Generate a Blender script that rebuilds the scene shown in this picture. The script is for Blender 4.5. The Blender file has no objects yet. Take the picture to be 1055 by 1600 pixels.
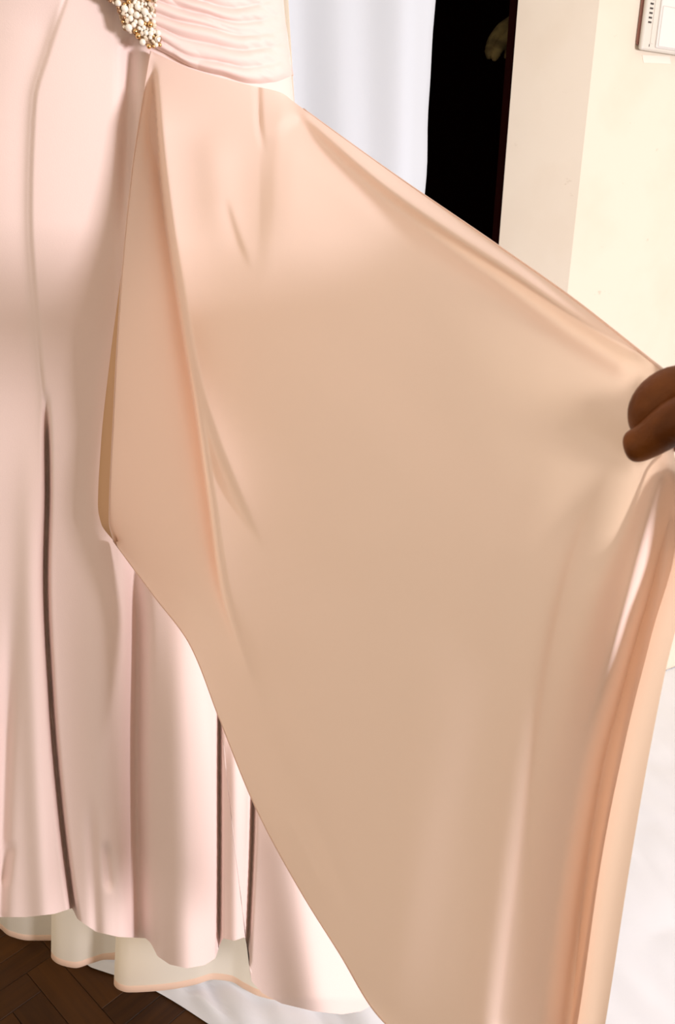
import bpy, bmesh, math, random
import numpy as np
from mathutils import Vector, Matrix

random.seed(7)
rng = np.random.default_rng(7)
S = bpy.context.scene
COL = S.collection

# ------------------------------------------------------------------ camera
F_PX, CX, CY = 1250.0, 527.5, 800.0
CAM = Vector((0.0, 0.0, 1.2))
PITCH, ROLL = math.radians(20.0), math.radians(0.9)
R_CAM = (Matrix.Rotation(math.pi / 2 - PITCH, 3, 'X') @ Matrix.Rotation(ROLL, 3, 'Z'))
cd = bpy.data.cameras.new('camera')
cam = bpy.data.objects.new('camera', cd); COL.objects.link(cam)
cam.matrix_world = Matrix.Translation(CAM) @ R_CAM.to_4x4()
cd.sensor_fit = 'VERTICAL'; cd.sensor_height = 24.0; cd.sensor_width = 24.0 * 1055 / 1600
cd.lens = 24.0 * F_PX / 1600.0
cd.clip_start = 0.02
cd.dof.use_dof = True; cd.dof.focus_distance = 0.95; cd.dof.aperture_fstop = 9.0
S.camera = cam

# ------------------------------------------------------------------ world, light, exposure
w = bpy.data.worlds.new('world'); S.world = w; w.use_nodes = True
w.node_tree.nodes['Background'].inputs[0].default_value = (1.0, 0.86, 0.70, 1)
w.node_tree.nodes['Background'].inputs[1].default_value = 0.78
S.view_settings.view_transform = 'Standard'
S.view_settings.look = 'None'
S.view_settings.gamma = 1.0
S.view_settings.use_curve_mapping = False
S.view_settings.exposure = 0.36

ANG = math.radians(28.0)
E2 = Vector((math.cos(ANG), math.sin(ANG), 0.0))      # along the back wall, to the right
N2 = Vector((-math.sin(ANG), math.cos(ANG), 0.0))     # away from the camera, into the wall
WIN_C = Vector((2.07, -0.75, 1.05))                   # centre of the window behind the camera
WIN_W, WIN_H = 0.48, 0.36
ld = bpy.data.lights.new('window_daylight', 'AREA'); ld.shape = 'RECTANGLE'
ld.size, ld.size_y = WIN_W, WIN_H
ld.energy = 65.0; ld.color = (1.0, 0.945, 1.0)
lo = bpy.data.objects.new('window_daylight', ld); COL.objects.link(lo)
lo.matrix_world = Matrix.Translation(WIN_C + N2 * 0.02) @ Matrix((E2, Vector((0, 0, 1)), -N2)).transposed().to_4x4()
lo.matrix_world = Matrix.Translation(WIN_C + N2 * 0.02) @ Matrix((-E2, Vector((0, 0, 1)), -N2)).transposed().to_4x4()

# ------------------------------------------------------------------ helpers
RC = np.array(R_CAM)
def Pn(px, py, Y):
    """pixel arrays + world Y (distance in front of the camera) -> world points"""
    px, py, Y = np.broadcast_arrays(np.asarray(px, float), np.asarray(py, float), np.asarray(Y, float))
    d = np.stack([(px - CX) / F_PX, -(py - CY) / F_PX, -np.ones_like(px)], -1) @ RC.T
    t = Y / d[..., 1]
    return d * t[..., None] + np.array(CAM)
def P(px, py, Y): return Vector(Pn(px, py, Y).tolist())
def Pz(px, py, z):
    d = RC @ np.array([(px - CX) / F_PX, -(py - CY) / F_PX, -1.0])
    t = (z - CAM.z) / d[2]
    return Vector((d * t + np.array(CAM)).tolist())
def Pplane(px, py, p0, n):
    d = Vector((RC @ np.array([(px - CX) / F_PX, -(py - CY) / F_PX, -1.0])).tolist())
    return CAM + d * ((p0 - CAM).dot(n) / d.dot(n))

def setp(o, label=None, cat=None, group=None, kind=None):
    if label: o['label'] = label
    if cat: o['category'] = cat
    if group: o['group'] = group
    if kind: o['kind'] = kind
    return o
def link(name, me, mat, parent=None, smooth=True):
    if mat: me.materials.append(mat)
    if smooth:
        me.polygons.foreach_set('use_smooth', [True] * len(me.polygons))
    o = bpy.data.objects.new(name, me); COL.objects.link(o)
    if parent:
        o.parent = parent
        o.matrix_parent_inverse = (Matrix.Translation(parent.location)).inverted() if parent.parent is None else Matrix.Identity(4)
    return o
def mesh_pd(verts, faces):
    me = bpy.data.meshes.new('m'); me.from_pydata([tuple(v) for v in verts], [], faces); me.update(); return me
def grid_mesh(pts, flip=False):
    """pts: (n, m, 3)"""
    n, m = pts.shape[:2]
    v = pts.reshape(-1, 3).tolist()
    f = []
    for i in range(n - 1):
        for j in range(m - 1):
            a = i * m + j
            q = (a, a + 1, a + m + 1, a + m)
            f.append(q[::-1] if flip else q)
    return mesh_pd(v, f)
def bm_mesh(bm):
    me = bpy.data.meshes.new('m'); bm.to_mesh(me); bm.free(); me.update(); return me
def box_mesh(o, ex, ey, ez, bevel=0.0, seg=2):
    """box with corner o and edge vectors"""
    o, ex, ey, ez = map(Vector, (o, ex, ey, ez))
    bm = bmesh.new()
    vs = [bm.verts.new(o + ex * i + ey * j + ez * k) for k in (0, 1) for j in (0, 1) for i in (0, 1)]
    for q in ((0, 2, 3, 1), (4, 5, 7, 6), (0, 1, 5, 4), (2, 6, 7, 3), (0, 4, 6, 2), (1, 3, 7, 5)):
        bm.faces.new([vs[i] for i in q])
    bmesh.ops.recalc_face_normals(bm, faces=bm.faces)
    if bevel:
        bmesh.ops.bevel(bm, geom=list(bm.edges), offset=bevel, segments=seg, affect='EDGES', profile=0.5)
    return bm_mesh(bm)
def tube_mesh(pts, rad, n=8, cap=True):
    pts = [Vector(p) for p in pts]
    rad = rad if hasattr(rad, '__len__') else [rad] * len(pts)
    v, f = [], []
    up = Vector((0.13, 0.2, 1)).normalized()
    for i, p in enumerate(pts):
        t = (pts[min(i + 1, len(pts) - 1)] - pts[max(i - 1, 0)]).normalized()
        a = t.cross(up)
        if a.length < 1e-4: a = t.cross(Vector((1, 0, 0)))
        a.normalize(); b = t.cross(a)
        for k in range(n):
            q = 2 * math.pi * k / n
            v.append(p + (a * math.cos(q) + b * math.sin(q)) * rad[i])
    for i in range(len(pts) - 1):
        for k in range(n):
            f.append((i * n + k, i * n + (k + 1) % n, (i + 1) * n + (k + 1) % n, (i + 1) * n + k))
    if cap:
        f.append(tuple(range(n))[::-1]); f.append(tuple((len(pts) - 1) * n + k for k in range(n)))
    return mesh_pd(v, f)

# smooth curve through points (chord-length Catmull/PCHIP style), evaluated at n even parameters
def curve(pts, n, smooth=True, param=None):
    pts = np.array(pts, float)
    if param is None:
        dd = np.linalg.norm(np.diff(pts[:, :2], axis=0), axis=1); s = np.concatenate([[0], np.cumsum(dd)]); s /= s[-1]
    else:
        s = (np.array(param, float) - param[0]) / (param[-1] - param[0])
    t = np.linspace(0, 1, n) if np.isscalar(n) else np.asarray(n, float)
    if not smooth:
        return np.stack([np.interp(t, s, pts[:, k]) for k in range(pts.shape[1])], -1)
    h = np.diff(s)[:, None]; d = np.diff(pts, axis=0) / h
    m = np.zeros_like(pts); m[0] = d[0]; m[-1] = d[-1]
    for i in range(1, len(pts) - 1):
        w1, w2 = 2 * h[i] + h[i - 1], h[i] + 2 * h[i - 1]
        same = d[i - 1] * d[i] > 0
        with np.errstate(divide='ignore', invalid='ignore'):
            mm = (w1 + w2) / (w1 / d[i - 1] + w2 / d[i])
        m[i] = np.where(same, mm, 0.0)
    k = np.clip(np.searchsorted(s, t, side='right') - 1, 0, len(s) - 2)
    hh = h[k]; u = ((t - s[k])[:, None]) / hh
    return ((2*u**3 - 3*u**2 + 1) * pts[k] + (u**3 - 2*u**2 + u) * hh * m[k] + (-2*u**3 + 3*u**2) * pts[k+1] + (u**3 - u**2) * hh * m[k+1])

def coons(left, right, top, bot):
    """boundary arrays: left/right (n,3) top->bottom, top/bot (m,3) left->right"""
    n, m = len(left), len(top)
    v = np.linspace(0, 1, n)[:, None, None]; u = np.linspace(0, 1, m)[None, :, None]
    return ((1 - u) * left[:, None] + u * right[:, None] + (1 - v) * top[None] + v * bot[None]
            - ((1 - u) * (1 - v) * left[0] + u * (1 - v) * right[0] + (1 - u) * v * left[-1] + u * v * right[-1]))

def pdist(X, Yp, line):
    """signed distance (px; + = right of a downward line) and position 0..1 along a polyline"""
    line = curve(line, 40) if len(line) > 2 else np.array(line, float)
    seg = np.linalg.norm(np.diff(line, axis=0), axis=1); cum = np.concatenate([[0], np.cumsum(seg)]); tot = cum[-1]
    best = np.full(X.shape, 1e9); sg = np.zeros(X.shape); tt = np.zeros(X.shape)
    for i in range(len(line) - 1):
        x0, y0 = line[i]; dx, dy = line[i + 1] - line[i]; L2 = dx * dx + dy * dy
        q = ((X - x0) * dx + (Yp - y0) * dy) / L2
        qc = np.clip(q, 0, 1)
        ds = np.hypot(X - x0 - qc * dx, Yp - y0 - qc * dy)
        c = (X - x0) * dy - (Yp - y0) * dx
        b = ds < best
        best = np.where(b, ds, best); sg = np.where(b, np.sign(c), sg)
        tt = np.where(b, (cum[i] + qc * seg[i]) / tot, tt)
    return best * sg, tt
def taper(t, a, b):
    r = np.ones_like(t)
    if a > 0: r = r * np.clip(t / a, 0, 1) ** 1.0
    if b > 0: r = r * np.clip((1 - t) / b, 0, 1)
    return r * r * (3 - 2 * r)
def valley(X, Yp, line, wd, dep, a=.15, b=.0):
    s, t = pdist(X, Yp, line); return dep * np.exp(-(s / wd) ** 2) * taper(t, a, b)
def step(X, Yp, line, dl, wl, dr, wr, soft=2.0, a=.15, b=.1):
    """left side pushed back dl over wl px, right side pulled forward dr over wr px"""
    s, t = pdist(X, Yp, line); g = 1 / (1 + np.exp(-np.clip(s / soft, -30, 30)))
    return ((1 - g) * dl * np.exp(-np.abs(s) / wl) - g * dr * np.exp(-np.abs(s) / wr)) * taper(t, a, b)

# ------------------------------------------------------------------ materials
def mat(name, color, rough=0.6, sheen=0.0, metallic=0.0, transl=0.0, tcol=None, noise=None, bump=None, spec=0.5, coat=0.0):
    m = bpy.data.materials.new(name); m.use_nodes = True
    nt = m.node_tree; N = nt.nodes; L = nt.links
    b = N['Principled BSDF']
    b.inputs['Base Color'].default_value = (*color, 1); b.inputs['Roughness'].default_value = rough
    b.inputs['Metallic'].default_value = metallic; b.inputs['Specular IOR Level'].default_value = spec
    b.inputs['Sheen Weight'].default_value = sheen; b.inputs['Coat Weight'].default_value = coat
    tc = N.new('ShaderNodeTexCoord')
    if noise:
        sc, c2, lo_, hi = noise
        nz = N.new('ShaderNodeTexNoise'); nz.inputs['Scale'].default_value = sc; nz.inputs['Detail'].default_value = 5
        L.new(tc.outputs['Object'], nz.inputs['Vector'])
        mr = N.new('ShaderNodeMapRange'); mr.inputs[1].default_value = lo_; mr.inputs[2].default_value = hi
        L.new(nz.outputs['Fac'], mr.inputs[0])
        mx = N.new('ShaderNodeMix'); mx.data_type = 'RGBA'
        mx.inputs[6].default_value = (*color, 1); mx.inputs[7].default_value = (*c2, 1)
        L.new(mr.outputs[0], mx.inputs[0]); L.new(mx.outputs[2], b.inputs['Base Color'])
    if bump:
        sc, st = bump
        nb = N.new('ShaderNodeTexNoise'); nb.inputs['Scale'].default_value = sc; nb.inputs['Detail'].default_value = 3
        L.new(tc.outputs['Object'], nb.inputs['Vector'])
        bp = N.new('ShaderNodeBump'); bp.inputs['Strength'].default_value = st; bp.inputs['Distance'].default_value = 0.002
        L.new(nb.outputs['Fac'], bp.inputs['Height']); L.new(bp.outputs[0], b.inputs['Normal'])
    if transl:
        t = N.new('ShaderNodeBsdfTranslucent'); t.inputs['Color'].default_value = (*(tcol or color), 1)
        ms = N.new('ShaderNodeMixShader'); ms.inputs[0].default_value = transl
        out = N['Material Output']
        L.new(b.outputs[0], ms.inputs[1]); L.new(t.outputs[0], ms.inputs[2]); L.new(ms.outputs[0], out.inputs['Surface'])
    return m

M = {}
M['crepe'] = mat('pink_crepe', (0.83, 0.66, 0.61), 0.62, sheen=0.15, bump=(900, 0.08), spec=0.25)
M['chiffon'] = mat('pink_chiffon', (0.88, 0.72, 0.655), 0.7, sheen=0.1, transl=0.36, tcol=(0.92, 0.70, 0.50), bump=(1100, 0.06), spec=0.2)
M['flap_shade'] = mat('chiffon_painted_shade', (0.60, 0.37, 0.22), 0.8, spec=0.1)  # brown stands in for the shade behind the panel's free edge
M['ruche'] = mat('pink_ruched_chiffon', (0.87, 0.69, 0.64), 0.7, sheen=0.1, transl=0.1, tcol=(0.9, 0.6, 0.5), bump=(1000, 0.06), spec=0.2)
M['lining'] = mat('cream_lining', (1.0, 0.93, 0.80), 0.45, transl=0.5, bump=(60, 0.1))
M['facing'] = mat('peach_facing', (0.96, 0.74, 0.60), 0.55, transl=0.4)
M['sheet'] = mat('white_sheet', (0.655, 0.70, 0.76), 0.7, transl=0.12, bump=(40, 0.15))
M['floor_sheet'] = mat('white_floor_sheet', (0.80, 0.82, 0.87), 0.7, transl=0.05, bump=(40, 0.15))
M['dark'] = mat('unlit_room_dark', (0.030, 0.005, 0.004), 0.9, spec=0.05)  # the room's lack of light is put into a near-black colour
M['olive'] = mat('olive_cloth', (0.42, 0.31, 0.11), 0.85, noise=(30, (0.2, 0.14, 0.05), .4, .6))
M['wood_base'] = mat('parquet_joint', (0.012, 0.006, 0.003), 0.7)
M['plastic'] = mat('offwhite_plastic', (0.64, 0.60, 0.53), 0.4)
M['plastic2'] = mat('white_plastic_cover', (0.72, 0.69, 0.65), 0.35)
M['slot'] = mat('slot_dark', (0.05, 0.04, 0.035), 0.8)
M['edge'] = mat('brown_shaded_side', (0.32, 0.14, 0.11), 0.6)  # shaded side of the wall unit, painted in as brown
M['patch'] = mat('pale_patch', (0.76, 0.70, 0.61), 0.6)
M['pearl'] = mat('pearl', (0.90, 0.84, 0.74), 0.22, coat=0.6)
M['gold'] = mat('gold_bead', (0.75, 0.48, 0.22), 0.25, metallic=1.0)
M['bronze'] = mat('bronze_bead', (0.42, 0.24, 0.14), 0.3, metallic=0.8)
M['crystal'] = mat('champagne_crystal', (0.86, 0.76, 0.62), 0.08, metallic=0.35, coat=1.0)
M['setting'] = mat('brooch_setting', (0.45, 0.30, 0.20), 0.45, metallic=0.6)
M['skin'] = mat('brown_skin', (0.17, 0.05, 0.008), 0.5, noise=(45, (0.11, 0.030, 0.004), .4, .65), bump=(260, 0.25), spec=0.2)
M['nail'] = mat('fingernail', (0.34, 0.16, 0.09), 0.3, coat=0.4)
M['frame'] = mat('white_window_frame', (0.8, 0.78, 0.72), 0.4)

def wall_mat():
    m = mat('cream_wall_paint', (0.71, 0.635, 0.525), 0.75, noise=(6, (0.675, 0.59, 0.475), .45, .75), bump=(25, 0.12), spec=0.2)
    nt = m.node_tree; N = nt.nodes; L = nt.links; b = N['Principled BSDF']
    src = b.inputs['Base Color'].links[0].from_socket
    tc = N.new('ShaderNodeTexCoord')
    mp = N.new('ShaderNodeMapping'); mp.inputs['Scale'].default_value = (1, 1, 2.2); L.new(tc.outputs['Object'], mp.inputs[0])
    nz = N.new('ShaderNodeTexNoise'); nz.inputs['Scale'].default_value = 19; nz.inputs['Detail'].default_value = 7; nz.inputs['Roughness'].default_value = 0.65
    L.new(mp.outputs[0], nz.inputs['Vector'])
    mr = N.new('ShaderNodeMapRange'); mr.inputs[1].default_value = 0.67; mr.inputs[2].default_value = 0.74; mr.inputs[4].default_value = 0.7
    L.new(nz.outputs['Fac'], mr.inputs[0])
    mx = N.new('ShaderNodeMix'); mx.data_type = 'RGBA'; mx.inputs[7].default_value = (0.45, 0.36, 0.26, 1)
    L.new(mr.outputs[0], mx.inputs[0]); L.new(src, mx.inputs[6]); L.new(mx.outputs[2], b.inputs['Base Color'])
    return m
M['wall'] = wall_mat()

def wood_mat(name, c1, c2):
    m = bpy.data.materials.new(name); m.use_nodes = True
    N = m.node_tree.nodes; L = m.node_tree.links; b = N['Principled BSDF']
    tc = N.new('ShaderNodeTexCoord'); mp = N.new('ShaderNodeMapping'); mp.inputs['Scale'].default_value = (6, 90, 20)
    oi = N.new('ShaderNodeObjectInfo')
    vm = N.new('ShaderNodeVectorMath'); vm.operation = 'ADD'
    cb = N.new('ShaderNodeCombineXYZ')
    mu = N.new('ShaderNodeMath'); mu.operation = 'MULTIPLY'; mu.inputs[1].default_value = 50
    L.new(oi.outputs['Random'], mu.inputs[0]); L.new(mu.outputs[0], cb.inputs[0]); L.new(mu.outputs[0], cb.inputs[1])
    L.new(tc.outputs['Object'], vm.inputs[0]); L.new(cb.outputs[0], vm.inputs[1]); L.new(vm.outputs[0], mp.inputs[0])
    nz = N.new('ShaderNodeTexNoise'); nz.inputs['Scale'].default_value = 1.0; nz.inputs['Detail'].default_value = 6
    L.new(mp.outputs[0], nz.inputs['Vector'])
    ad = N.new('ShaderNodeMath'); ad.operation = 'MULTIPLY_ADD'; ad.inputs[1].default_value = 0.7; L.new(oi.outputs['Random'], ad.inputs[0]); L.new(nz.outputs['Fac'], ad.inputs[2])
    mr = N.new('ShaderNodeMapRange'); mr.inputs[1].default_value = 0.4; mr.inputs[2].default_value = 1.25; L.new(ad.outputs[0], mr.inputs[0])
    mx = N.new('ShaderNodeMix'); mx.data_type = 'RGBA'; mx.inputs[6].default_value = (*c1, 1); mx.inputs[7].default_value = (*c2, 1)
    L.new(mr.outputs[0], mx.inputs[0]); L.new(mx.outputs[2], b.inputs['Base Color'])
    b.inputs['Roughness'].default_value = 0.5; b.inputs['Specular IOR Level'].default_value = 0.25
    return m
M['wood'] = wood_mat('dark_parquet', (0.022, 0.007, 0.001), (0.068, 0.024, 0.003))

# ------------------------------------------------------------------ setting
Z = Vector((0, 0, 1))
def sbox(name, o, ex, ey, ez, m, parent=None, bevel=0.0):
    ob = link(name, box_mesh(o, ex, ey, ez, bevel), m, parent, smooth=False)
    if parent is None: ob['kind'] = 'structure'
    return ob
# floor with parquet blocks laid in herringbone
floor = sbox('floor', (-3.2, -3.2, -0.05), (6.8, 0, 0), (0, 6.6, 0), (0, 0, 0.045), M['wood_base'])
BW, BL = 0.05, 0.20
blk = box_mesh((-BL / 2 + .0004, -BW / 2 + .0004, -0.004), (BL - .0008, 0, 0), (0, BW - .0008, 0), (0, 0, 0.008), 0.0006, 1)
blk.materials.append(M['wood'])
hb = math.radians(48)
cnt = 0
for i in range(-60, 61):
    for j in range(-16, 17):
        # herringbone: horizontal block at (i*BW + j*2*BL ...) and its vertical partner
        for kind in (0, 1):
            if kind == 0: cx, cy, rz = i * BW + BL / 2 + j * 2 * BL, i * BW + BW / 2, 0.0
            else: cx, cy, rz = i * BW + BL + BW / 2 + j * 2 * BL, i * BW + BW - BL / 2 + 0.0, math.pi / 2
            x = cx * math.cos(hb) - cy * math.sin(hb); y = cx * math.sin(hb) + cy * math.cos(hb)
            if -1.15 < x < 0.55 and 0.42 < y < 1.3:
                o = bpy.data.objects.new('parquet_block', blk); COL.objects.link(o)
                o.location = (x, y, -0.0042 + random.uniform(-.0004, .0004)); o.rotation_euler = (0, 0, rz + hb)
                o.parent = floor; cnt += 1
print('parquet blocks', cnt)

# back wall: its end at the doorway shows as the shaded return
Y_C = 1.75
Ctop = P(937, 0, Y_C); C = Vector((Ctop.x, Ctop.y, 0)) 
L_RET = 0.25
for L_ in np.linspace(0.1, 0.5, 81):      # thickness that puts the far edge of the return at pixel 810
    q = C + N2 * float(L_)
    ray = Pplane(810, 0, q, N2)
    if (ray - q).dot(E2) > 0: 
        L_RET = float(L_); break
print('return', L_RET, C)
Fe = P(810, 0, C.y + 0.03); Fe.z = 0              # the doorway reveal is splayed
FeN = (Fe - C).dot(N2); L_RET = FeN + 0.02
bm = bmesh.new()
ring = [C, C + E2 * 2.4, C + E2 * 2.4 + N2 * L_RET, Fe + N2 * 0.02 + E2 * 0.04, Fe]
lo_v = [bm.verts.new(p) for p in ring]; hi_v = [bm.verts.new(p + Z * 2.7) for p in ring]
bm.faces.new(lo_v); bm.faces.new(hi_v)
for k in range(5): bm.faces.new((lo_v[k], lo_v[(k + 1) % 5], hi_v[(k + 1) % 5], hi_v[k]))
bmesh.ops.recalc_face_normals(bm, faces=bm.faces)
setp(link('wall_back', bm_mesh(bm), M['wall'], None, smooth=False), kind='structure')
DS = (Fe - C).dot(E2)
DOOR_W = 0.92
sbox('wall_left', C - E2 * (DOOR_W + 1.7), E2 * 1.7, N2 * L_RET, Z * 2.7, M['wall'])
sbox('trim_1', C - E2 * DOOR_W + Z * 2.15, E2 * (DOOR_W + DS), N2 * L_RET, Z * 0.55, M['wall'])
# dark room behind the doorway
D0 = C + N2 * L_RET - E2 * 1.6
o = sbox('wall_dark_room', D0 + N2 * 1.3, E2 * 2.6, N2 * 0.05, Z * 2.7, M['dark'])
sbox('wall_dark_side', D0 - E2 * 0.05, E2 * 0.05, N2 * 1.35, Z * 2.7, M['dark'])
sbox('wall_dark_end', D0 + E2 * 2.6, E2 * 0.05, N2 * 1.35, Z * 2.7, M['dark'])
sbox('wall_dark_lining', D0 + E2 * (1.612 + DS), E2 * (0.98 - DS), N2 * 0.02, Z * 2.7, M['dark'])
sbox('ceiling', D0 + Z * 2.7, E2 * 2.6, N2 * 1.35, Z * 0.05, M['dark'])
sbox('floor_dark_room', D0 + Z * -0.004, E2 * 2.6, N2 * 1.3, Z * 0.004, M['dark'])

# window wall behind the camera, the daylight comes through it
wf = WIN_C.copy(); wf.z = 0
hw = WIN_W / 2 + 0.03; z0, z1 = WIN_C.z - WIN_H / 2 - .03, WIN_C.z + WIN_H / 2 + .03
sbox('wall_front', wf - E2 * (hw + 2.4) - N2 * 0.2, E2 * 2.4, N2 * 0.2, Z * 2.7, M['wall'])
sbox('wall_front_end', wf + E2 * hw - N2 * 0.2, E2 * 1.0, N2 * 0.2, Z * 2.7, M['wall'])
sbox('wall_front_sill', wf - E2 * hw - N2 * 0.2, E2 * 2 * hw, N2 * 0.2, Z * z0, M['wall'])
sbox('wall_front_head', wf - E2 * hw - N2 * 0.2 + Z * z1, E2 * 2 * hw, N2 * 0.2, Z * (2.7 - z1), M['wall'])
win = sbox('window_1', wf - E2 * (WIN_W / 2) - N2 * 0.06 + Z * (z0 + .03), E2 * WIN_W, N2 * 0.006, Z * WIN_H, M['frame'])
for s in (-1, 1):
    sbox('window_frame', wf + E2 * (s * (WIN_W / 2 + .015) - .015) - N2 * 0.08 + Z * z0, E2 * .03, N2 * .06, Z * (z1 - z0), M['frame'], win)
    sbox('window_frame', wf - E2 * hw - N2 * 0.08 + Z * (z0 if s < 0 else z1 - .03), E2 * 2 * hw, N2 * .06, Z * .03, M['frame'], win)

# ------------------------------------------------------------------ hanging white sheet
sh_off = -0.05   # in front of the wall
p0 = C + N2 * sh_off
nS, nT = 150, 90
a0 = (Pplane(708, 0, p0, N2) - p0).dot(E2); a1 = (Pplane(692, 316, p0, N2) - p0).dot(E2)
zt, zb = Pplane(708, 0, p0, N2).z, Pplane(692, 316, p0, N2).z
pts = np.zeros((nT, nS, 3))
for i in range(nT):
    z = 2.25 + (0.03 - 2.25) * i / (nT - 1)
    ar = a0 + (a1 - a0) * min(max((zt - z) / (zt - zb), -1), 1.6) + 0.002 * math.sin(z * 21)
    for j in range(nS):
        s = j / (nS - 1); a = -1.12 + (ar + 1.12) * s
        dr = (ar - a)                      # distance from the right hem
        d = 0.026 * math.sin(a * 17 + 0.5 + 0.35 * math.sin(z * 3)) + 0.006 * math.sin(a * 61 + z * 2.0) + 0.0022 * math.sin((a * 0.6 + z) * 46) * math.exp(-dr * 20)
        d += 0.075 * math.exp(-(max(dr, 0.0) / 0.035) ** 1.4)          # the hem turns back towards the doorway
        d -= 0.012
        q = p0 + E2 * a + N2 * d
        pts[i, j] = (q.x, q.y, z)
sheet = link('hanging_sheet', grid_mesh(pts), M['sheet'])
setp(sheet, 'white sheet hanging in front of the dark doorway behind the pink gown', 'sheet')

# white sheet on the floor
left_line = [(420, 1400), (300, 1440), (190, 1475), (128, 1502), (215, 1540), (330, 1600), (470, 1700), (640, 1900)]
lw = np.array([list(Pz(a, b, 0.0))[:2] for a, b in left_line])
nS, nT = 170, 150
lc = curve(lw[:, [1, 0]][::-1], 60)      # (y, x) increasing y
pts = np.zeros((nT, nS, 3))
from mathutils import noise as mn
for i in range(nT):
    y = lw[-1][1] + (2.35 - lw[-1][1]) * i / (nT - 1)
    xl = float(np.interp(y, lc[:, 0], lc[:, 1])) + 0.008 * math.sin(y * 40) if y < lc[-1, 0] else lc[-1, 1] - 0.3 * (y - lc[-1, 0])
    for j in range(nS):
        s = j / (nS - 1); s = s ** 1.25
        # keep it in front of the back wall
        x = xl + (1.5 - xl) * s
        k = min(1.0, (x - xl) / 0.03)
        v = Vector((x * 6 + y * 3, y * 4 - x * 2, 0.3))
        h = 0.005 + 0.030 * abs(mn.noise(v)) + 0.020 * abs(mn.noise(Vector((v.x * 3.4, v.y * 1.2, 1.3)))) + .003 * max(0, math.sin(x * 42 + 20 * y + 4 * mn.noise(v))) ** 3
        h = h * (1 - 0.75 * min(1.0, max(0.0, (x - 0.05) / 0.2)))
        yy = min(y, C.y + (x - C.x) * math.tan(ANG) - 0.002)
        pts[i, j] = (x, yy, 0.003 + k * h)
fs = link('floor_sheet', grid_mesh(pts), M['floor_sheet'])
setp(fs, 'crumpled white sheet spread on the dark parquet under the gown hem', 'sheet')

# ------------------------------------------------------------------ the gown
gown = bpy.data.objects.new('evening_gown', None); COL.objects.link(gown)
gown.location = P(180, 1480, 0.93); gown.location.z = 0.0; gown.empty_display_size = 0.1
setp(gown, 'pale pink floor length evening gown with ruched waist, pearl brooch and chiffon overskirt', 'gown')

nV, nU = 420, 330
TOP = -430
Lp = [(-120, TOP), (-118, -150), (-115, 60), (-135, 180), (-180, 400), (-215, 750), (-235, 1150), (-262, 1405)]
Rp = [(425, TOP), (432, -150), (447, 40), (459, 150), (476, 400), (486, 700), (505, 1000), (545, 1300), (594, 1563)]
hem = [(-262, 1405), (-180, 1425), (-90, 1440), (0, 1433), (40, 1433), (85, 1428), (113, 1419), (121, 1436), (150, 1456), (185, 1464), (228, 1466),
       (236, 1474), (246, 1494), (265, 1507), (292, 1513), (320, 1508), (337, 1497), (343, 1478), (348, 1466), (366, 1470), (383, 1464), (388, 1490), (392, 1532),
       (410, 1552), (440, 1568), (490, 1580), (535, 1585), (565, 1580), (594, 1563)]
def byY(pts, n):      # even spacing in py
    a = np.array(pts, float); return curve(a, n, param=list(a[:, 1]))
Lc, Rc = byY(Lp, nV), byY(Rp, nV)
Tc = np.stack([np.linspace(Lp[0][0], Rp[0][0], nU), np.full(nU, float(TOP)) ], -1)
hx = np.linspace(hem[0][0], hem[-1][0], nU)
ha = np.array(hem, float)
hy = np.interp(hx, ha[:, 0], ha[:, 1])
Hc = np.stack([hx, hy], -1)
G = coons(Lc, Rc, Tc, Hc)
GX, GY = G[..., 0], G[..., 1]
V = np.clip((GY - TOP) / (1560 - TOP), 0, 1.02); 
def gbase(px, py):
    """front surface of the gown: distance Y at a pixel"""
    l = np.interp(py, [p[1] for p in Lp], [p[0] for p in Lp]); r = np.interp(py, [p[1] for p in Rp], [p[0] for p in Rp])
    u = np.clip((px - l) / (r - l), 0, 1)
    vv = np.clip((py - 0) / 1560, -.3, 1)
    yc = 0.975 - 0.045 * vv - 0.045 * np.clip(vv, 0, 1) ** 4; b = 0.105 - 0.012 * vv
    tilt = np.where(px < 180, 0.00020, 0.00010) * (px - 180)
    return yc - b * np.sqrt(np.clip(1 - np.abs(2 * u - 1) ** 2.3, 0, 1)) - 0.09 * np.clip(vv, 0, 1) ** 2 * u ** 2 + tilt
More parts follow.
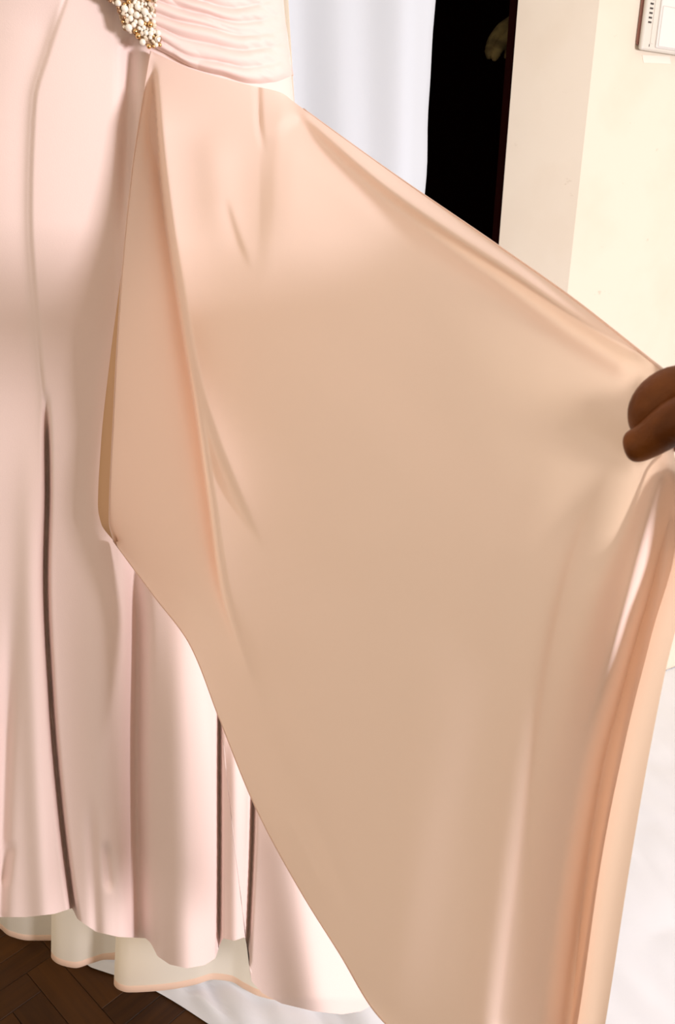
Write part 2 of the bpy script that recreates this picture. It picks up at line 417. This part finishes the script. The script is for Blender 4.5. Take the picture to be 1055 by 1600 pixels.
def gfold(X, Yp):
    d = np.zeros_like(X)
    # princess seam and the fold it opens into
    d += valley(X, Yp, [(108, -20), (75, 80), (53, 160), (47, 330), (58, 500), (71, 640)], 3.0, .0022, .02, .02)
    s, t = pdist(X, Yp, [(108, -20), (75, 80), (53, 160), (47, 330), (58, 500), (71, 640), (74, 800)])
    d += 0.010 * np.exp(-np.abs(s) / 60) * (s < 0) * taper(t, .1, .25) * (1 - np.exp(-np.abs(s) / 8))
    d += valley(X, Yp, [(72, 600), (74, 760), (71, 900), (80, 1100), (95, 1270), (110, 1390), (118, 1445)], 4.5, .034, .14)
    d += valley(X, Yp, [(50, 640), (48, 900), (55, 1150), (70, 1445)], 20, -.012, .4)
    d += valley(X, Yp, [(20, 900), (8, 1200), (0, 1445)], 12, .012, .5)
    d += valley(X, Yp, [(205, 780), (215, 1000), (213, 1200), (218, 1470)], 15, .030, .3)
    d += valley(X, Yp, [(150, 700), (155, 1000), (165, 1460)], 38, -.014, .5)
    d += valley(X, Yp, [(140, 1230), (150, 1460)], 9, .006, .4)
    d += valley(X, Yp, [(338, 950), (343, 1130), (343, 1300), (342, 1500)], 3.2, .030, .25)
    d += valley(X, Yp, [(270, 800), (282, 1100), (290, 1515)], 38, -.028, .5)
    d += valley(X, Yp, [(398, 1150), (394, 1320), (386, 1500)], 3.2, .028, .2)
    d += valley(X, Yp, [(366, 1100), (367, 1470)], 14, -.012, .3)
    d += valley(X, Yp, [(420, 1100), (470, 1400), (500, 1585)], 55, -.040, .5)
    # soft vertical hollow below the brooch
    d += valley(X, Yp, [(205, 50), (200, 200), (190, 420)], 13, .012, .1, .5)
    d += valley(X, Yp, [(-60, 500), (-80, 1400)], 16, .03, .4)
    d += valley(X, Yp, [(-150, 500), (-170, 1400)], 18, .03, .4)
    # small creases shaped in to imitate dapples of light near the hem
    d += valley(X, Yp, [(18, 1310), (5, 1390)], 8, .005, .3, .3) + valley(X, Yp, [(165, 1310), (172, 1400)], 7, .006, .3, .3)
    return d
gd = gfold(GX, GY)
GYd = gbase(GX, GY) + gd * np.clip((np.abs(GX - Lc[:, None, 0]) / 40), 0, 1)
front = Pn(GX, GY, GYd)
link('skirt_front', grid_mesh(front), M['crepe'], gown)

# back of the gown, its longer hem shows the lining below the front hem
zb_ = 0.032
backhem = [((600, 1575), zb_ + .09), ((560, 1560), zb_ + .05), ((500, 1566), zb_), ((440, 1563), zb_), ((405, 1556), zb_), ((382, 1545), zb_), ((360, 1533), zb_), ((335, 1530), zb_), ((305, 1538), zb_), ((270, 1545), zb_),
           ((230, 1549), zb_), ((200, 1550), zb_), ((184, 1545), zb_), ((178, 1535), zb_), ((186, 1524), zb_), ((225, 1512), zb_), ((246, 1506), zb_), ((236, 1501), zb_),
           ((205, 1500), zb_), ((165, 1499), zb_), ((142, 1505), zb_), ((118, 1512), zb_), ((97, 1508), zb_), ((83, 1500), zb_), ((80, 1492), zb_), ((92, 1480), zb_), ((118, 1470), zb_), ((128, 1464), zb_), ((116, 1462), zb_),
           ((80, 1469), zb_), ((45, 1469), zb_), ((15, 1462), zb_), ((-6, 1448), zb_), ((-20, 1440), zb_ + .01), ((-60, 1436), zb_ + .02), ((-130, 1440), zb_ + .03), ((-200, 1428), zb_ + .06), ((-262, 1406), zb_ + .13)]
hb3 = np.array([list(Pz(a[0], a[1], z)) for a, z in backhem])
NB = 300
hemc = curve(hb3, NB)
# top curve of the back at bodice height, from right silhouette to left
tR, tL = np.array(front[0, -1]), np.array(front[0, 0])
uu = np.linspace(0, 1, NB)
topc = tR + (tL - tR) * uu[:, None]; topc[:, 1] += 0.10 * np.sqrt(np.clip(1 - (2 * uu - 1) ** 2, 0, 1))
midh = front[int(nV * .45), -1], front[int(nV * .45), 0]
mid = np.array(midh[0]) + (np.array(midh[1]) - np.array(midh[0])) * uu[:, None]; mid[:, 1] += 0.10 * np.sqrt(np.clip(1 - (2 * uu - 1) ** 2, 0, 1))
FAC = 0.014
rows = []
tv = np.concatenate([np.linspace(0, 1, 70)])
for t in tv:
    if t < .35: r = topc + (mid - topc) * (t / .35)
    else:
        k = (t - .35) / .65; r = mid + (hemc - mid) * k
        r[:, :2] = mid[:, :2] + (hemc[:, :2] - mid[:, :2]) * (k ** 0.8)
    rows.append(r)
rows = np.array(rows)
link('skirt_back', grid_mesh(rows), M['lining'], gown)
# pink facing band round the inside of the back hem
tocam = np.array(CAM) - hemc; tocam[:, 2] = 0; tocam /= np.linalg.norm(tocam, axis=1)[:, None]
up_ = rows[-2] - rows[-1]; up_ /= np.linalg.norm(up_, axis=1)[:, None]
wid = 0.013 + 0.025 * np.exp(-((uu - np.interp(0, [0], [0.47])) / 0.035) ** 2)
band = np.array([hemc + tocam * 0.0018 + up_ * wid[:, None] * k + (-up_ * .001) * (1 - k) for k in (0, .15, .5, .85, 1.0)])
band[0] -= tocam * 0.002; band[-1] -= tocam * 0.0012
link('hem_facing', grid_mesh(band), M['facing'], gown)

# ruched drape fanning out from the brooch over the hip
nv, nu = 260, 260
dl = curve([(150, -420), (168, -120), (200, -10), (236, 72)], nv)
dr = curve([(424, -425), (434, -150), (441, 0), (449, 50), (455, 95), (459, 118)], nv)
dt = curve([(150, -420), (290, -430), (424, -425)], nu)
db = curve([(236, 72), (268, 88), (300, 105), (345, 118), (395, 131), (430, 128), (459, 118)], nu)
D = coons(dl, dr, dt, db)
u = np.linspace(0, 1, nu)[None]; v = np.linspace(0, 1, nv)[:, None]
wob = np.zeros((nv, nu))
for i in range(nv):
    for j in range(nu):
        wob[i, j] = mn.noise(Vector((j / nu * 2.2, i / nv * 9.0, 0.7)))
vv = v + 0.010 * wob + 0.0 * u
ph = vv * 44
pl = np.abs(np.sin(ph * math.pi / 2 + 0.8 * wob)) ** 0.8
amp = 0.0095 * (0.25 + 0.75 * np.sin(np.clip(u * 1.05, 0, 1) * math.pi) ** .6) * (0.45 + 0.55 * np.abs(np.sin(vv * 11 + 3 * wob)))
# crumples where the pleats are caught at the side seam
crm = np.zeros((nv, nu))
for i in range(nv):
    for j in range(int(nu * .6), nu):
        uj = j / nu
        crm[i, j] = mn.noise(Vector((uj * 9 + i / nv * 8, i / nv * 46 - uj * 16, 2.1))) * min(1, max(0, (uj - .66) / .2))
off = 0.010 * np.sqrt(np.clip((1 - v) / .05, 0, 1)) + 0.003
dY = gbase(D[..., 0], D[..., 1]) - off - amp * pl - 0.004 * crm + 0.004 * (v > .985) * (v - .985) / .015
drape = Pn(D[..., 0], D[..., 1], dY)
link('ruched_drape', grid_mesh(drape), M['ruche'], gown)['label'] = 'ruched pink chiffon waist drape'

# ---- overskirt panel held out by the hand
nv, nu = 400, 330
pL = curve([(236, 80, .868), (224, 150, .864), (206, 270, .857), (189, 450, .848), (178, 640, .838), (171, 815, .830), (178, 846, .830)], nv)
HAND_Y = 0.475
pT = curve([(236, 80, .868), (300, 108, .872), (390, 133, .885), (440, 145, .905), (459, 159, .932), (540, 218, .885), (620, 275, .84), (780, 385, .71), (900, 470, .61), (985, 537, .53), (1036, 578, HAND_Y)], nu)
pR = curve([(1036, 578, HAND_Y), (1046, 640, HAND_Y), (1050, 695, .474), (1090, 790, .47), (1096, 880, .475), (1056, 985, .468), (1020, 1150, .465), (985, 1350, .46), (946, 1600, .452), (938, 1645, .45)], nv)
pH = curve([(178, 846, .830), (240, 930, .80), (296, 1005, .77), (343, 1122, .73), (400, 1262, .68), (470, 1392, .63), (530, 1488, .585), (596, 1592, .55), (660, 1640, .52), (780, 1655, .48), (938, 1645, .45)], nu)
Q = coons(pL, pR, pT, pH)
QX, QY, QD = Q[..., 0], Q[..., 1], Q[..., 2]
d = np.zeros_like(QX)
# deep fold beside the free front flap
d += step(QX, QY, [(240, 84), (247, 200), (264, 350), (288, 500), (310, 640), (330, 780), (350, 915), (378, 1010), (405, 1085)], .040, 13, .034, 60, 1.8, .12, .25)
d += step(QX, QY, [(268, 350), (300, 560), (338, 690), (372, 775), (418, 868)], .012, 22, .014, 26, 3.0, .4, .3)
d += step(QX, QY, [(345, 900), (385, 1010), (430, 1140), (500, 1300)], .003, 30, .004, 30, 6, .3, .4)
d += valley(QX, QY, [(403, 138), (405, 190), (414, 245)], 5, .006, .0, .6)
d += step(QX, QY, [(352, 300), (366, 350), (395, 430)], .003, 14, .003, 16, 3, .3, .4)
d += valley(QX, QY, [(330, 180), (350, 420)], 30, -.006, .3, .5)
# rolled fold parallel to the stretched top edge
s5, t5 = pdist(QX, QY, [(459, 164), (520, 222), (600, 290), (700, 362), (800, 428), (900, 498), (1015, 568)])
tp = taper(t5, .04, .06)
d += (-0.014 * np.exp(-((s5 - 3) / 11) ** 2) + 0.012 * np.exp(-((s5 + 22) / 20) ** 2)) * tp
d += 0.010 * np.clip(s5 / 28, 0, 1) * tp
# hanging folds below the hand
d += valley(QX, QY, [(985, 560), (900, 820), (850, 1050), (815, 1300), (770, 1650)], 46, -.004, .4)
d += step(QX, QY, [(1010, 640), (900, 850), (862, 1000), (842, 1130), (812, 1350), (780, 1600), (765, 1760)], -.001, 42, -.014, 60, 12, .35, .0)
d += valley(QX, QY, [(1042, 700), (1018, 780), (990, 890), (960, 1030), (930, 1200)], 30, -.022, .10, .45)
d += valley(QX, QY, [(1056, 760), (1030, 900), (1000, 1000), (962, 1150), (922, 1350), (888, 1600), (870, 1760)], 24, .034, .3)
d += valley(QX, QY, [(1075, 800), (1040, 1000), (985, 1250), (930, 1600), (905, 1770)], 30, -.003, .2)
# light stretch lines over the wide sheet
d += valley(QX, QY, [(470, 1220), (560, 1450)], 10, .0016, .3, .3) + valley(QX, QY, [(430, 1240), (520, 1420)], 8, -.0014, .3, .3)
d += valley(QX, QY, [(540, 420), (640, 800), (700, 1300)], 90, -.003, .3, .3) + valley(QX, QY, [(760, 900), (730, 1250), (690, 1600)], 60, .0008, .4, .0)
d += valley(QX, QY, [(660, 1100), (600, 1560)], 60, -.0008, .4)
rx = np.interp(QY, [p[1] for p in Rp], [p[0] for p in Rp])
gl = np.where(QX < rx, gbase(QX, QY) + np.minimum(gfold(QX, QY), 0) - 0.008, 5.0)
QD[:, 0] = np.minimum(QD[:, 0], gl[:, 0] - 0.004 - 0.034 * np.clip((QY[:, 0] - 250) / 350, 0, 1))
m0 = QX[0] < 440
QD[0] = np.where(m0, np.minimum(QD[0], gl[0]), QD[0])
# taut cloth over the gown: membrane between its fixed edges, in front of the gown
def relax(Wg, lo_, it):
    for _ in range(it):
        Wg[1:-1, 1:-1] = 0.25 * (Wg[:-2, 1:-1] + Wg[2:, 1:-1] + Wg[1:-1, :-2] + Wg[1:-1, 2:])
        Wg[1:-1, 1:-1] = np.maximum(Wg[1:-1, 1:-1], lo_[1:-1, 1:-1])
    return Wg
st = 8
ii = np.unique(np.append(np.arange(0, nv, st), nv - 1)); jj = np.unique(np.append(np.arange(0, nu, st), nu - 1))
Wc = relax((1 / QD)[np.ix_(ii, jj)].copy(), (1 / gl)[np.ix_(ii, jj)], 2500)
tmp = np.stack([np.interp(np.arange(nu), jj, Wc[k]) for k in range(len(ii))])
Wf = np.stack([np.interp(np.arange(nv), ii, tmp[:, k]) for k in range(nu)], 1)
Wf[0] = 1 / QD[0]; Wf[-1] = 1 / QD[-1]; Wf[:, 0] = 1 / QD[:, 0]; Wf[:, -1] = 1 / QD[:, -1]
Wf = relax(Wf, 1 / gl, 60)
base = 1 / Wf
edge = np.minimum(1, np.linspace(0, 1, nu)[None] / .02)
ly = np.interp(QX, [150, 250, 330, 400, 455, 470], [330, 300, 275, 235, 175, 150])
mk = np.clip(1 - (QY - ly) / 220, 0, 1) * np.clip((466 - QX) / 60, 0, 1); mk = 0.12 * mk * mk * (3 - 2 * mk)
gtar = np.where(QX > 395, gbase(np.full_like(QX, 395.0), QY) - .008 + (QX - 395) * .0004, np.minimum(gl, 1.2))
base = base + (gtar - base) * mk
QD = base + d * (0.35 + .65 * edge)
QD = np.minimum(QD, gl + 0.004)
panel_pts = Pn(QX, QY, QD)
panel = link('overskirt_panel', grid_mesh(panel_pts), M['chiffon'], gown)
panel['label'] = 'sheer pink chiffon overskirt panel pulled out to one side'
# unseen layer added behind the front one to block the window light
gA = curve([(1040, 690, .490), (985, 850, .515), (915, 1050, .530), (865, 1300, .535), (815, 1635, .530)], 120)
gB = curve([(1052, 690, .485), (1062, 800, .490), (1060, 880, .495), (1042, 985, .495), (1012, 1150, .492), (976, 1350, .486), (938, 1600, .478), (930, 1635, .478)], 120)
kk = np.linspace(0, 1, 50)[None, :, None]
gg = gA[:, None] * (1 - kk) + gB[:, None] * kk
gg[..., 2] += 0.006 * np.sin(kk[..., 0] * 15) * np.linspace(0.1, 1, 120)[:, None]
link('added_block_layer', grid_mesh(Pn(gg[..., 0], gg[..., 1], gg[..., 2])), M['chiffon'], panel)
# rolled hem of the panel
e = [Vector(p) for p in panel_pts[-1, ::2]]
link('rolled_hem', tube_mesh(e, 0.0009, 6), M['chiffon'], panel)
e = [Vector(p) for p in panel_pts[::3, 0]]
link('rolled_hem', tube_mesh(e, 0.0008, 6), M['chiffon'], panel)
e = [Vector(p) for p in panel_pts[0, int(nu * .27)::2]]
link('rolled_hem', tube_mesh(e, 0.0009, 6), M['chiffon'], panel)
# the front flap turns under itself, its shade painted in brown
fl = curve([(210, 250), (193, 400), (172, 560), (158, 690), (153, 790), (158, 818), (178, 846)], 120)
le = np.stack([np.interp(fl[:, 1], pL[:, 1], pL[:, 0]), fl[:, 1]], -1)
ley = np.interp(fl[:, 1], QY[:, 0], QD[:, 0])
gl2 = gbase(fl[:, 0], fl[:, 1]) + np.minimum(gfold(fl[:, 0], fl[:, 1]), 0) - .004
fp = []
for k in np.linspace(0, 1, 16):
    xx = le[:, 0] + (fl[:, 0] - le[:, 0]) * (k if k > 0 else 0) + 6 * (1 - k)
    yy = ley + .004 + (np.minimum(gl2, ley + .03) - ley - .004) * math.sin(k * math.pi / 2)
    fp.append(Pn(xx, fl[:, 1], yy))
link('turned_flap', grid_mesh(np.array(fp)), M['flap_shade'], panel)

# ---- brooch of pearls, crystals and gilt beads
poly = [(120, -95), (165, -100), (215, -60), (238, -20), (247, 12), (240, 30), (243, 42), (254, 60), (250, 71), (236, 75), (220, 66), (208, 52), (194, 48), (188, 28), (183, 8), (165, 0), (150, -30), (125, -70)]
def inpoly(x, y):
    c = False
    for i in range(len(poly)):
        (x1, y1), (x2, y2) = poly[i], poly[i - 1]
        if (y1 > y) != (y2 > y) and x < (x2 - x1) * (y - y1) / (y2 - y1) + x1: c = not c
    return c
def bz(x, y): return float(gbase(np.array(x, float), np.array(y, float))) - 0.014
bm = bmesh.new()
vs = [bm.verts.new(P(x, y, bz(x, y))) for x, y in poly]; f0 = bm.faces.new(vs)
r = bmesh.ops.extrude_face_region(bm, geom=[f0])
for el in r['geom']:
    if isinstance(el, bmesh.types.BMVert): el.co.y -= 0.004
bmesh.ops.recalc_face_normals(bm, faces=bm.faces)
brooch = link('brooch', bm_mesh(bm), M['setting'], gown, smooth=False)
brooch['label'] = 'cluster of pearls, crystals and gilt beads at the waist'
def bead_mesh(kind):
    bm = bmesh.new()
    if kind == 'crystal':
        bmesh.ops.create_icosphere(bm, subdivisions=1, radius=1.0)
        for q in bm.verts: q.co.y *= 0.7
    else:
        bmesh.ops.create_uvsphere(bm, u_segments=14, v_segments=9, radius=1.0)
    me = bm_mesh(bm); me.materials.append(M[kind])
    if kind != 'crystal': me.polygons.foreach_set('use_smooth', [True] * len(me.polygons))
    return me
BM = {k: bead_mesh(k) for k in ('pearl', 'gold', 'bronze', 'crystal')}
placed = []
tries = 0
while tries < 6000 and len(placed) < 230:
    tries += 1
    x, y = random.uniform(118, 258), random.uniform(-100, 78)
    if not inpoly(x, y): continue
    rp = random.choice((4.8, 4.2, 3.8, 3.4, 3.0, 2.6, 2.2)) if tries < 3000 else random.choice((2.2, 2.6))
    if any(math.hypot(x - a, y - b) < (rp + c) * 0.86 for a, b, c in placed): continue
    placed.append((x, y, rp))
    # darker gilt on the lower left rim, pearls over the middle
    edge_l = x < 195 + max(0, (y - 20)) * .5 - max(0, -y) * .35
    q = random.random()
    if rp > 4: k = 'pearl' if q < .7 else 'crystal'
    elif edge_l: k = 'bronze' if q < .5 else ('gold' if q < .62 else ('crystal' if q < .8 else 'pearl'))
    else: k = 'pearl' if q < .55 else ('crystal' if q < .85 else 'gold')
    o = bpy.data.objects.new('bead', BM[k]); COL.objects.link(o)
    rm = rp * bz(x, y) / F_PX * 1.02
    o.scale = (rm, rm, rm)
    o.rotation_euler = (random.random() * 3, random.random() * 3, random.random() * 3)
    o.location = P(x, y, bz(x, y) - 0.004 - rm * .5)
    o.parent = brooch; o.matrix_parent_inverse = brooch.matrix_parent_inverse.copy()
    o.parent = brooch; o.matrix_parent_inverse = Matrix.Identity(4)
    # brooch mesh is in world space under the gown: its own matrix is identity
print('beads', len(placed))

# ------------------------------------------------------------------ olive cloth hung in the dark doorway
bc = C + N2 * (L_RET + 0.28)
def swag(line, rad):
    pts = [Pplane(a, b, bc + N2 * dz, N2) for a, b, dz in curve([(a, b, c) for a, b, c in line], 24)]
    return pts
cl = bpy.data.objects.new('gathered_cloth', None); COL.objects.link(cl)
cl.location = Pplane(800, 20, bc, N2)
setp(cl, 'dim olive brown gathered cloth hanging in the dark doorway', 'cloth')
for line, rr in (([(840, -10, 0), (806, 30, 0), (782, 50, 0), (768, 72, -.01), (764, 92, -.01)], (.012, .016, .013)),
                 ([(845, 5, .01), (812, 42, .01), (790, 62, -.015), (776, 80, -.02), (772, 95, -.02)], (.012, .017, .012)),
                 ([(850, 20, .0), (822, 48, .0), (802, 66, -.01), (793, 84, -.01), (789, 90, -.01)], (.012, .019, .008))):
    c = swag(line, rr); n = len(c)
    rad = [float(np.interp(i / (n - 1), [0, .6, .93, 1], [rr[0], rr[1], rr[2], rr[2] * .35])) for i in range(n)]
    link('cloth_fold', tube_mesh(c, rad, 14), M['olive'], cl)

# ------------------------------------------------------------------ wall unit at the top right
wu_n = N2
def W(px, py, off=0.0):
    return Pplane(px, py, C + N2 * (-off), N2)
bl = W(1002, 77, 0.017)
unit = bpy.data.objects.new('wall_unit', None); COL.objects.link(unit); unit.location = bl + E2 * .1 + N2 * .05
setp(unit, 'off white plastic wall unit with slotted side vent on the cream wall', 'wall unit')
UW, UH, UD = 0.26, 0.34, 0.052
def loc(a, z, dd): return bl + E2 * a + Z * z - N2 * dd      # a along wall, z up, dd towards room
def rbox(name, a, z, wd, h, d0, d1, m, bev, parent=unit, seg=3):
    return link(name, box_mesh(loc(a, z, d0), E2 * wd, -N2 * (d1 - d0), Z * h, bev, seg), m, parent, smooth=False)
rbox('back_plate', -.0006, .010, UW, UH - .02, -.0165, -.010, M['edge'], .005)
rbox('body', 0, 0, UW, UH, -.0105, 0.0, M['plastic'], .0055)
rbox('front_cover', .036, .006, UW - .05, UH - .016, -.002, 0.0035, M['plastic2'], .003)
lid = rbox('flap_lid', .040, .008, UW - .06, .070, 0.002, 0.0052, M['plastic2'], .0024)
rbox('side_strip', .0215, .012, .008, UH - .03, -.002, 0.0012, M['plastic'], .0006)
rbox('release_notch', .0195, .0065, .0016, .0045, -.001, 0.0006, M['slot'], 0)
for k in range(40):
    z = .046 + k * .0078
    if z > UH - .03: break
    rbox('vent_slot', .0095, z, .0085, .0030, -.002, 0.0006, M['slot'], 0)
# pale patch where something was stuck below the unit
pa, pb_, pc_, pd_ = W(1004, 86, 0.0012), W(1047, 88, .0012), W(1046, 101, .0012), W(1006, 98, .0012)
pt = link('wall_patch', box_mesh(pa - N2 * -.0014, (pb_ - pa), N2 * -.0012, (pd_ - pa)), M['patch'], None, smooth=False)
setp(pt, 'pale rectangular sticker on the cream wall directly below the wall unit', 'sticker')

# ------------------------------------------------------------------ hand and arm
def skin_obj(name, chains, m, parent=None, sub=2):
    """chains: list of lists of (Vector, radius); shared start points are merged by identity key"""
    vs, ed, rad, key = [], [], [], {}
    for ch in chains:
        prev = None
        for p, r_ in ch:
            k = tuple(round(c, 5) for c in p)
            if k not in key:
                key[k] = len(vs); vs.append(p); rad.append(r_)
            i = key[k]
            if prev is not None: ed.append((prev, i))
            prev = i
    me = bpy.data.meshes.new(name); me.from_pydata([tuple(v) for v in vs], ed, [])
    o = bpy.data.objects.new(name, me); COL.objects.link(o)
    me.materials.append(m)
    sk = o.modifiers.new('skin', 'SKIN'); sk.use_smooth_shade = True; sk.branch_smoothing = 0.4
    for i, r_ in enumerate(rad):
        me.skin_vertices[0].data[i].radius = (r_, r_) if not hasattr(r_, '__len__') else r_
    me.skin_vertices[0].data[0].use_root = True
    sb = o.modifiers.new('sub', 'SUBSURF'); sb.levels = sub; sb.render_levels = sub
    if parent: o.parent = parent
    return o
HY = HAND_Y
wrist = Vector((0.330, 0.335, 1.100))
elbow = Vector((0.46, 0.09, 1.09)); shoulder = Vector((0.30, -0.22, 1.36))
palm = P(1165, 668, HY - .035)
k_index = P(1108, 612, HY - .012)
k_mid = P(1130, 640, HY + .010)
k_ring = P(1150, 672, HY + .022)
k_little = P(1168, 706, HY + .026)
chains = [
    [(wrist, .025), ((wrist + palm) / 2, .027), (palm, .024)],
    [(wrist, .025), (wrist.lerp(elbow, .35), .033), (wrist.lerp(elbow, .75), .042), (elbow, .040), (elbow.lerp(shoulder, .4), .045), (elbow.lerp(shoulder, .8), .052), (shoulder, .056)],
    [(palm, .024), (k_index, .0185), (P(1064, 604, HY - .010), .0175), (P(1026, 626, HY - .012), .0165), (P(1004, 650, HY - .012), .0115), (P(1010, 670, HY - .006), .0100), (P(1028, 686, HY + .002), .0090)],
    [(palm, .024), (k_mid, .0135), (P(1085, 632, HY + .018), .0110), (P(1058, 652, HY + .022), .0100), (P(1062, 690, HY + .016), .0085), (P(1078, 706, HY + .008), .0070)],
    [(palm, .024), (k_ring, .0125), (P(1110, 660, HY + .036), .0105), (P(1088, 690, HY + .036), .0095), (P(1098, 722, HY + .022), .0085), (P(1115, 734, HY + .010), .0068)],
    [(palm, .024), (k_little, .0110), (P(1138, 700, HY + .040), .0090), (P(1120, 726, HY + .038), .0080), (P(1130, 748, HY + .024), .0070), (P(1144, 752, HY + .014), .0058)],
    [(palm, .024), (P(1135, 666, HY - .050), .0185), (P(1088, 646, HY - .040), .0165), (P(1050, 660, HY - .032), .0140), (P(1016, 687, HY - .022), .0115), (P(994, 697, HY - .018), .0112), (P(982, 700, HY - .017), .0095), (P(975, 702, HY - .016), .0050)],
]
person = skin_obj('person', chains, M['skin'])
setp(person, 'brown hand of a person pinching the corner of the pink chiffon overskirt', 'person')

M['added_sleeve'] = mat('added_sleeve_dark', (0.05, 0.035, 0.03), 0.9, bump=(400, 0.3))  # unseen sleeve, added to deepen the arm's shadow on the gown
sl = [wrist.lerp(elbow, .10), wrist.lerp(elbow, .13), wrist.lerp(elbow, .4), wrist.lerp(elbow, .8), elbow, elbow.lerp(shoulder, .15), elbow.lerp(shoulder, .5), elbow.lerp(shoulder, .9), shoulder, shoulder.lerp(elbow, -.12)]
link('added_sleeve', tube_mesh(sl, [.040, .050, .058, .062, .063, .064, .066, .070, .068, .02], 20), M['added_sleeve'], None)
slo = bpy.data.objects['added_sleeve']; slo.parent = person
